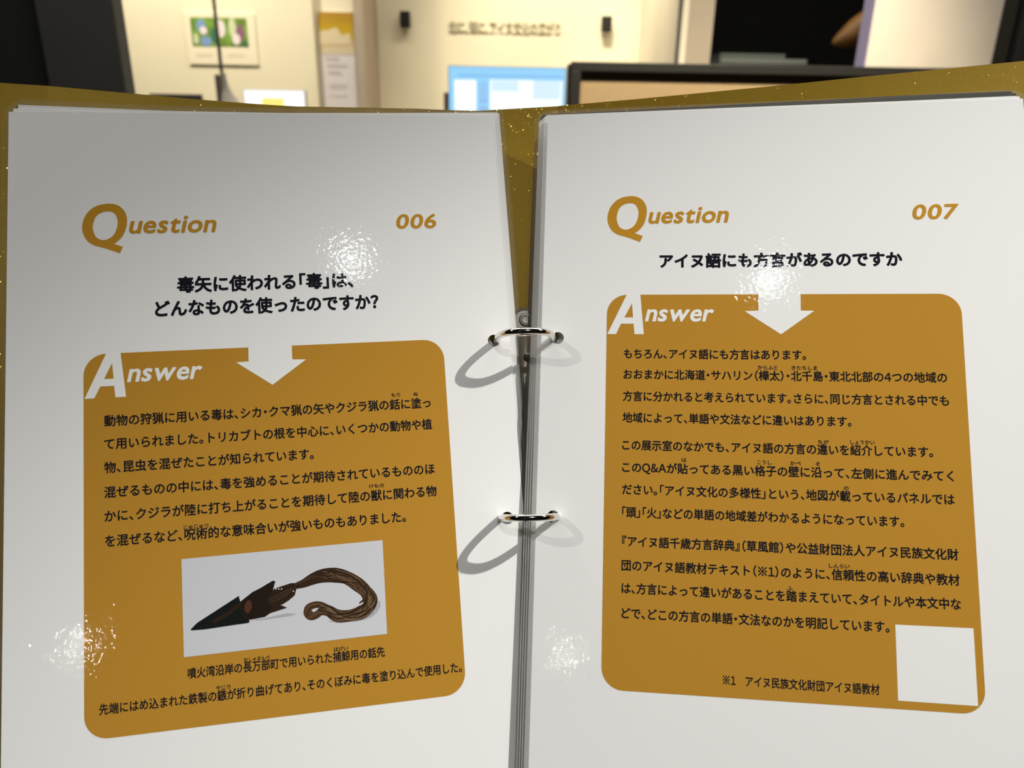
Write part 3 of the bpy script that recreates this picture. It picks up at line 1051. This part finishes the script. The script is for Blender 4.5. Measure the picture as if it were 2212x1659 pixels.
blob('printed_leaf', 463, 78, 8, 16, M_TEAL, .0022)
blob('printed_leaf', 529, 94, 5, 7, M_TEAL, .0036)
M_INKG = plain('poster_grey_ink', (0.50, 0.46, 0.38), .6)
for grp in (((116, 424, 462), (121, 424, 458)), ((117, 492, 532), (122, 492, 528))):
    cap = MB()
    for yy, xa, xb in grp:
        a, c = at(xa, yy, YP), at(xb, yy + 1.6, YP)
        cap.box(a.x, c.x, YP - .001, YP - .0002, c.z, a.z)
    cap.build('caption', M_INKG, PO)

# slim pole with a bracket and a flared sleeve in front of the poster wall
YQ = 3.6
M_POLE = plain('dark_grey_metal_pole', (0.11, 0.11, 0.10), .5)
pc = at(466, 40, YQ)
PL = empty('slim_pole', (pc.x, YQ, 0), 'slim dark grey pole rising in front of the flower poster', 'pole')
MB().tube([(pc.x, YQ, 0.03), (pc.x, YQ, 3.19)], at(472, 40, YQ).x - pc.x - .004, 16).build('pole', M_POLE, PL, smooth=True)
sl = MB()
pr_ = []
z0s = zat(480, 158, YQ)
for (dy, xr) in ((158, 8), (170, 9), (185, 12), (198, 17), (210, 24), (225, 34), (245, 44)):
    pr_.append(((at(480 + xr - 4, dy, YQ).x - at(480 - 4, dy, YQ).x), zat(480, dy, YQ)))
base_z = 0.9
prof_ = [(pr_[-1][0] * 1.05, base_z)] + [(r, z) for r, z in pr_[::-1]]
vs, fs = [], []
# half-round flare on the right, flat plate on the left
nn_ = 14
for r, z in prof_:
    for k in range(nn_ + 1):
        an = -math.pi / 2 + math.pi * k / nn_
        vs.append(Vector((pc.x + r * math.cos(an), YQ + r * .6 * math.sin(an), z)))
for i in range(len(prof_) - 1):
    for k in range(nn_):
        a = i * (nn_ + 1) + k
        fs.append((a, a + 1, a + nn_ + 2, a + nn_ + 1))
    fs.append((i * (nn_ + 1) + nn_, i * (nn_ + 1), (i + 1) * (nn_ + 1), (i + 1) * (nn_ + 1) + nn_))
fs.append(tuple(range(nn_ + 1))[::-1]); fs.append(tuple((len(prof_) - 1) * (nn_ + 1) + k for k in range(nn_ + 1)))
mesh_obj('flared_sleeve', vs, fs, plain('grey_sleeve', (0.40, 0.39, 0.36), .5), PL)
bx0 = at(466, 160, YQ).x
MB().box(bx0, pc.x + .004, YQ - .02, YQ + .02, base_z, zat(470, 161, YQ), bev=.002).build('bracket', plain('grey_bracket', (0.28, 0.25, 0.22), .6), PL)
MB().lathe([(.13, 0), (.13, .012), (.04, .03)], (pc.x, YQ, 0), (0, 0, 1), (1, 0, 0), 36).build('foot', M_POLE, PL)

# counter against the poster wall with two displays on it (its top is hidden by the binder)
CT = empty('display_counter', (-1.75, 4.2, 0), 'low dark counter standing along the cream poster wall', 'counter')
MB().box(-2.6, -0.95, 4.0, 4.45, 0.05, 1.0, bev=.004).build('body', M_DGREY, CT)
MB().box(-2.63, -0.92, 3.97, 4.47, 1.0, 1.03, bev=.004).build('top', M_DGREY, CT)
YD = 4.2
d0, d1 = span(322, 434, 208, YD)
DK = empty('dark_screen', ((d0 + d1) / 2, YD, 1.03), 'dark switched-off screen whose top edge shows below the flower poster', 'screen')
zt = zat(380, 203, YD)
MB().box(d0, d1, YD, YD + .03, 1.12, zt, bev=.004).build('casing', plain('screen_casing_dark', (0.03, 0.028, 0.03), .4), DK)
MB().box((d0 + d1) / 2 - .03, (d0 + d1) / 2 + .03, YD + .005, YD + .03, 1.04, 1.13).build('neck', M_DGREY, DK)
MB().box((d0 + d1) / 2 - .1, (d0 + d1) / 2 + .1, YD - .06, YD + .08, 1.03, 1.042, bev=.003).build('base', M_DGREY, DK)
w0, w1 = span(527, 656, 200, YD)
LS = empty('lit_screen', ((w0 + w1) / 2, YD, 1.03), 'bright white screen with a yellow patch, right of the slim pole', 'screen')
zt = zat(590, 196, YD)
MB().box(w0 - .008, w1 + .008, YD + .004, YD + .04, 1.08, zt + .006, bev=.003).build('casing', plain('screen_casing_pale', (0.6, 0.58, 0.55), .4), LS)
MB().box(w0, w1, YD, YD + .01, 1.09, zt).build('display', plain('screen_white_glow', (0.05, 0.05, 0.05), .3, emit=(0.93, 0.97, 1.0), estr=1.15), LS)
ya, yb = span(566, 614, 222, YD)
MB().box(ya, yb, YD - .001, YD + .002, 1.12, zat(590, 212, YD)).build('yellow_patch', plain('screen_yellow_glow', (0.05, 0.05, 0.02), .3, emit=(1.0, 0.86, 0.22), estr=1.0), LS)
MB().box((w0 + w1) / 2 - .08, (w0 + w1) / 2 + .08, YD - .04, YD + .08, 1.03, 1.08, bev=.003).build('base', M_DGREY, LS)

# tall banner: ochre head, pale peaks, grey text
YB = YL + .045
b0, b1 = at(685, 10, YB).x, at(761, 10, YB).x
zb = zat(720, 26, YB)
BN = empty('exhibit_banner', ((b0 + b1) / 2, YB, 0.3), 'tall narrow banner with ochre top over pale grey text', 'banner')
MB().box(b0, b1, YB, YB + .012, 0.3, zb).build('sheet', plain('banner_pale_grey', (0.66, 0.635, 0.69), .7, vary=.04), BN)
bmat = bpy.data.materials.new('banner_ochre_fade')
nt, bb = nodes_of(bmat)
tc = nt.nodes.new('ShaderNodeTexCoord'); sx_ = nt.nodes.new('ShaderNodeSeparateXYZ'); rp = nt.nodes.new('ShaderNodeValToRGB')
nt.links.new(tc.outputs['Generated'], sx_.inputs[0]); nt.links.new(sx_.outputs['Z'], rp.inputs['Fac']); nt.links.new(rp.outputs['Color'], bb.inputs['Base Color'])
cr = rp.color_ramp
cr.elements[0].position = 0.0; cr.elements[0].color = (0.62, 0.55, 0.45, 1)
cr.elements[1].position = 1.0; cr.elements[1].color = (0.42, 0.235, 0.02, 1)
for p_, c_ in ((.25, (.60, .48, .28, 1)), (.45, (.52, .37, .03, 1)), (.65, (.50, .33, .005, 1)), (.8, (.44, .26, .015, 1))):
    e_ = cr.elements.new(p_); e_.color = c_
MB().box(b0, b1, YB - .002, YB - .0003, zat(720, 118, YB), zb).build('ochre_head', bmat, BN)
pk = MB()
outline = [(690, 96), (690, 68), (697, 65), (706, 66), (716, 62), (724, 59), (730, 64), (735, 73), (741, 77), (748, 72), (756, 74), (757, 96)]
o3 = [at(x, y, YB - .003) for x, y in outline]
vs2, fs2 = ear([(p.x, p.z) for p in o3])
mesh_obj('peaks', [Vector((x, YB - .0035, z)) for x, z in vs2], fs2, plain('banner_pale_peaks', (0.66, 0.58, 0.40), .7), BN)
M_BINK = plain('banner_grey_ink', (0.40, 0.385, 0.39), .7)
for grp in (((124, 702, 732), (129, 705, 735)), ((139, 706, 752), (144, 705, 750)), ((154, 708, 735), (159, 708, 740)), ((183, 713, 752), (189, 712, 748)), ((207, 714, 752),)):
    tl = MB()
    for yy, xa, xb in grp:
        a, c = at(xa, yy, YB), at(xb, yy + 2.6, YB)
        tl.box(a.x, c.x, YB - .0012, YB - .0002, c.z, a.z)
    tl.build('text_block', M_BINK, BN)


# wall speakers
def speaker(px, y0, y1, w, label, Y=YC):
    a, c = at(px - w / 2, y0, Y - .06), at(px + w / 2, y1, Y - .06)
    S = empty('wall_speaker', ((a.x + c.x) / 2, Y, c.z), label, 'speaker', 'wall speakers either side of the lettering')
    MB().box(a.x, c.x, Y - .085, Y - .025, c.z, a.z, bev=.005).build('cabinet', plain('speaker_black', (0.004, 0.004, 0.004), .6), S)
    MB().box(a.x + .006, c.x - .006, Y - .088, Y - .084, c.z + .008, a.z - .008, bev=.001).build('grille', plain('speaker_grille', (0.005, 0.005, 0.005), .8, bump=.4, bscale=900), S)
    MB().box((a.x + c.x) / 2 - .012, (a.x + c.x) / 2 + .012, Y - .03, Y, (a.z + c.z) / 2 - .02, (a.z + c.z) / 2 + .02).build('bracket', M_DGREY, S)


speaker(875, 24, 60, 22, 'small black wall speaker left of the raised lettering')
speaker(1310.5, 35, 69, 19, 'small black wall speaker right of the raised lettering, near the corner')

# raised lettering
lab = '北に、海に、アイヌ文化の広がり'
lay, tot = layout(lab)
a, c = at(970, 58, YC), at(1214, 61, YC)
hgt = at(1090, 44, YC).z - at(1090, 73, YC).z
sx2 = (c.x - a.x) / tot
lt = MB()
for ch, x in lay:
    vs, fs = glyph(ch)
    for ox in (-.02, .02):
        dz = .0006 if ox > 0 else 0.0
        fr_ = [Vector((a.x + (p[0] + x + ox) * sx2, YC - .016 - dz, (a.z + c.z) / 2 + (p[1] - .38) * hgt)) for p in vs]
        lt.add(fr_, fs)
        ed = {}
        for f in fs:
            for i in range(len(f)):
                e = (f[i], f[(i + 1) % len(f)])
                if (e[1], e[0]) in ed: del ed[(e[1], e[0])]
                else: ed[e] = 1
        for (i, j) in ed:
            lt.add([fr_[i], fr_[j], fr_[j] + Vector((0, .012, 0)), fr_[i] + Vector((0, .012, 0))], [(0, 1, 2, 3)])
M_LETTER = plain('cream_letters_with_shade', (0.50, 0.46, 0.32), .7)  # letters in the wall's cream, darkened to carry their shading in the colour
LT = lt.build('wall_lettering', M_LETTER)
rl = MB().box(a.x + .005, c.x, YC - .007, YC, zat(1090, 71.5, YC), zat(1090, 70, YC))
rl.build('lettering_rail', M_CREAM2, LT)
setp(LT, 'row of raised cream letters on the wall between two black speakers', 'lettering')

# blue-lit monitor
YM = 4.0
m0, m1 = span(970, 1221, 190, YM)
mt, mb_ = zat(1095, 145, YM), zat(1095, 145, YM) - (m1 - m0) * .62
MO = empty('blue_monitor', ((m0 + m1) / 2, YM, 0), 'large monitor glowing pale blue below the raised lettering', 'monitor')
MB().box(m0 - .004, m1 + .004, YM + .004, YM + .05, mb_ - .012, mt + .003, bev=.004).build('casing', plain('monitor_black', (0.015, 0.015, 0.017), .4), MO)
ems = lambda n, c, s: plain(n, (0.02, 0.02, 0.02), .3, emit=c, estr=s)
MB().box(m0, m1, YM - .002, YM + .006, mb_, mt, bev=.002).build('display', ems('display_sky_blue', (0.30, 0.66, 0.97), 1.0), MO)


def scr(name, x0, x1, y0, y1, mat, lift=.0035):
    a, c = at(x0, y0, YM - lift), at(x1, y1, YM - lift)
    return MB().box(a.x, c.x, YM - lift, YM - lift + .001, c.z, a.z).build(name, mat, MO)


DB, WH, IC = ems('display_blue_band', (0.22, 0.46, 0.85), .95), ems('display_white_pane', (0.90, 0.97, 1.0), 1.15), ems('display_ice_pane', (0.68, 0.88, 0.98), 1.0)
VI = ems('display_violet_marks', (0.35, 0.42, 0.80), .9)
scr('title_band', 972, 1219, 146, 151, ems('display_title_blue', (0.36, 0.52, 0.90), .95))
scr('menu_band', 990, 1219, 161, 168, DB)
scr('content_pane', 981, 1029, 172, 262, WH)
scr('content_pane', 1058, 1212, 172, 262, WH)
scr('content_patch', 1062, 1120, 174, 198, IC, .0048)
scr('content_patch', 1152, 1210, 174, 215, IC, .0048)
for yy in (182, 192, 202, 212, 218, 232):
    scr('violet_mark', 1036, 1052, yy, yy + 3, VI)
sd0 = at(959, 220, YM + .03).x
MB().box(sd0, m0 - .002, YM + .02, YM + .09, 0.9, zat(963, 200, YM)).build('side_arm', plain('brown_grey_arm', (0.10, 0.075, 0.055), .6), MO)
MB().box((m0 + m1) / 2 - .04, (m0 + m1) / 2 + .04, YM + .05, YM + .1, 0.02, mb_ + .2).build('stand_post', M_DGREY, MO)
MB().box((m0 + m1) / 2 - .25, (m0 + m1) / 2 + .25, YM - .15, YM + .3, 0, 0.03, bev=.005).build('stand_base', M_DGREY, MO)

# black framed pinboard, nearer
YF = 2.7
f0, f1 = at(1231, 200, YF).x, at(2150, 140, YF).x
ft_ = (zat(1240, 133.5, YF) + zat(1800, 143.5, YF)) / 2
FB = empty('framed_board', ((f0 + f1) / 2, YF, 0), 'long tan pinboard in a black frame, right of the blue monitor', 'board')
bw = at(1252, 200, YF).x - f0
bh = zat(1400, 135.5, YF) - zat(1400, 156, YF)
M_FR = plain('black_wood_frame', (0.012, 0.012, 0.012), .45)
MB().box(f0, f1, YF - .03, YF + .02, ft_ - bh, ft_, bev=.002).build('top_rail', M_FR, FB)
MB().box(f0, f0 + bw, YF - .029, YF + .02, 0.0, ft_ - bh * .98, bev=.002).build('post', M_FR, FB)
MB().box(f1 - bw, f1, YF - .029, YF + .02, 0.0, ft_ - bh * .98, bev=.002).build('post', M_FR, FB)
MB().box(f0 + bw, f1 - bw, YF - .028, YF + .02, 0.5, 0.56).build('bottom_rail', M_FR, FB)
MB().box(f0 + bw * .9, f1 - bw * .9, YF, YF + .012, 0.55, ft_ - bh * .9).build('pin_panel', plain('tan_fabric', (0.34, 0.24, 0.135), .9, vary=.05, vscale=60), FB)
sx0 = at(1222, 200, YF + .08).x
MB().box(sx0, f0 + .004, YF + .0, YF + .06, 0.0, zat(1228, 138, YF)).build('side_cheek', plain('dark_grey_cheek', (0.055, 0.05, 0.05), .6), FB)

# glass shelf edge and carved wooden piece in the black recess
YS = 5.0
g0, g1 = span(1556, 1745, 125, YS)
GS = empty('display_tray', ((g0 + g1) / 2, YS, 0), 'pale grey-green display tray at the bottom of the black recess', 'tray')
MB().box(g0, g1, YS, YS + .3, zat(1650, 139, YS), zat(1650, 127, YS), bev=.006).build('tray', plain('pale_tray', (0.55, 0.61, 0.57), .4), GS)
MB().box(g0 + .01, g1 - .12, YS + .05, YS + .28, zat(1650, 126.5, YS), zat(1650, 115, YS), bev=.004).build('cover', plain('tray_cover', (0.30, 0.35, 0.33), .4), GS)
MB().box(g0 - .05, g1 + .3, YS - .02, YS + .4, 0.0, zat(1650, 139.5, YS)).build('plinth', M_BLACKW, GS)
spot('recess_spot', (1.7, 4.3, 2.8), at(1700, 110, YS), 6, (0.95, 1.0, 0.92), 40, .8, .03)

YW = 3.9
cv = MB()
pts = [(1797, 93, 1), (1803, 92, 9), (1815, 88, 17), (1832, 80, 24), (1850, 70, 30), (1872, 58, 33), (1900, 44, 34)]
P3 = [at(x, y, YW) for x, y, r in pts]
R3 = [abs(at(x, y, YW).x - at(x + r, y, YW).x) for x, y, r in pts]
cv.tube(P3, R3, 20)
c0 = P3[-1]
CW = empty('carved_wood_piece', (c0.x, YW, 0), 'brown carved wooden piece showing its pointed tip left of the cream panel', 'carving')
mw = plain('warm_carved_wood', (0.20, 0.095, 0.022), .5, vary=.25, vscale=25)
cv.build('carved_body', mw, CW, smooth=True)
MB().box(c0.x - .02, c0.x + .02, YW - .02, YW + .02, 0, c0.z).build('support_post', M_DGREY, CW)
MB().lathe([(.12, 0), (.12, .015), (.03, .02)], (c0.x, YW, 0), (0, 0, 1), (1, 0, 0), 32).build('support_foot', M_DGREY, CW)
spot('carving_spot', (c0.x - .1, YW - .8, 2.8), c0, 7, WARM, 30, .7, .03)

# cream hanging panel on the right, turned a little away
YH = 3.0
hA = at(1880, 70, YH)
yaw = math.radians(14)
zbt = zat(1868, 145, YH)
dirv = Vector((math.cos(yaw), math.sin(yaw), 0))
r2 = ray(2155, 70)
# where the panel's far edge meets the sight line
k2 = (hA.x * dirv.y - hA.y * dirv.x) / (r2.x * dirv.y - r2.y * dirv.x)
hB = CAM + r2 * k2
wid = (Vector((hB.x, hB.y)) - Vector((hA.x, hA.y))).length
HP = empty('hanging_panel', (hA.x, hA.y, zbt), 'plain cream panel hanging at the right, with a bluish left edge', 'panel')
Mh = Matrix.Translation((hA.x, hA.y, 0)) @ Matrix.Rotation(yaw, 4, 'Z')
MB().box(0, wid, 0, .05, zbt, 3.19, Mh).build('board', plain('cream_panel_face', (0.66, 0.60, 0.54), .7, vary=.02), HP)
MB().box(-.006, 0, -.001, .051, zbt, 3.19, Mh).build('edge_strip', plain('violet_grey_edge', (0.16, 0.15, 0.27), .5), HP)

# dark grey panels at the far right
YR = 3.5
q0, q1 = span(2176, 2204, 0, YR)
r0 = at(2209, 0, YR).x
for i, (xa, xb, lb) in enumerate(((at(2135, 60, YR).x, q1, 'narrow charcoal upright beside the cream hanging panel'), (r0 + .02, r0 + 1.2, 'wide charcoal screen cut off by the right edge'))):
    S = empty('screen_upright', ((xa + xb) / 2, YR, 0), lb, 'partition')
    MB().box(xa, xb, YR, YR + .04, 0, 3.19, bev=.003).build('panel', plain('warm_charcoal', (0.05, 0.045, 0.038), .6, vary=.05) if i == 0 else plain('cool_charcoal', (0.042, 0.042, 0.044), .6, vary=.05), S)
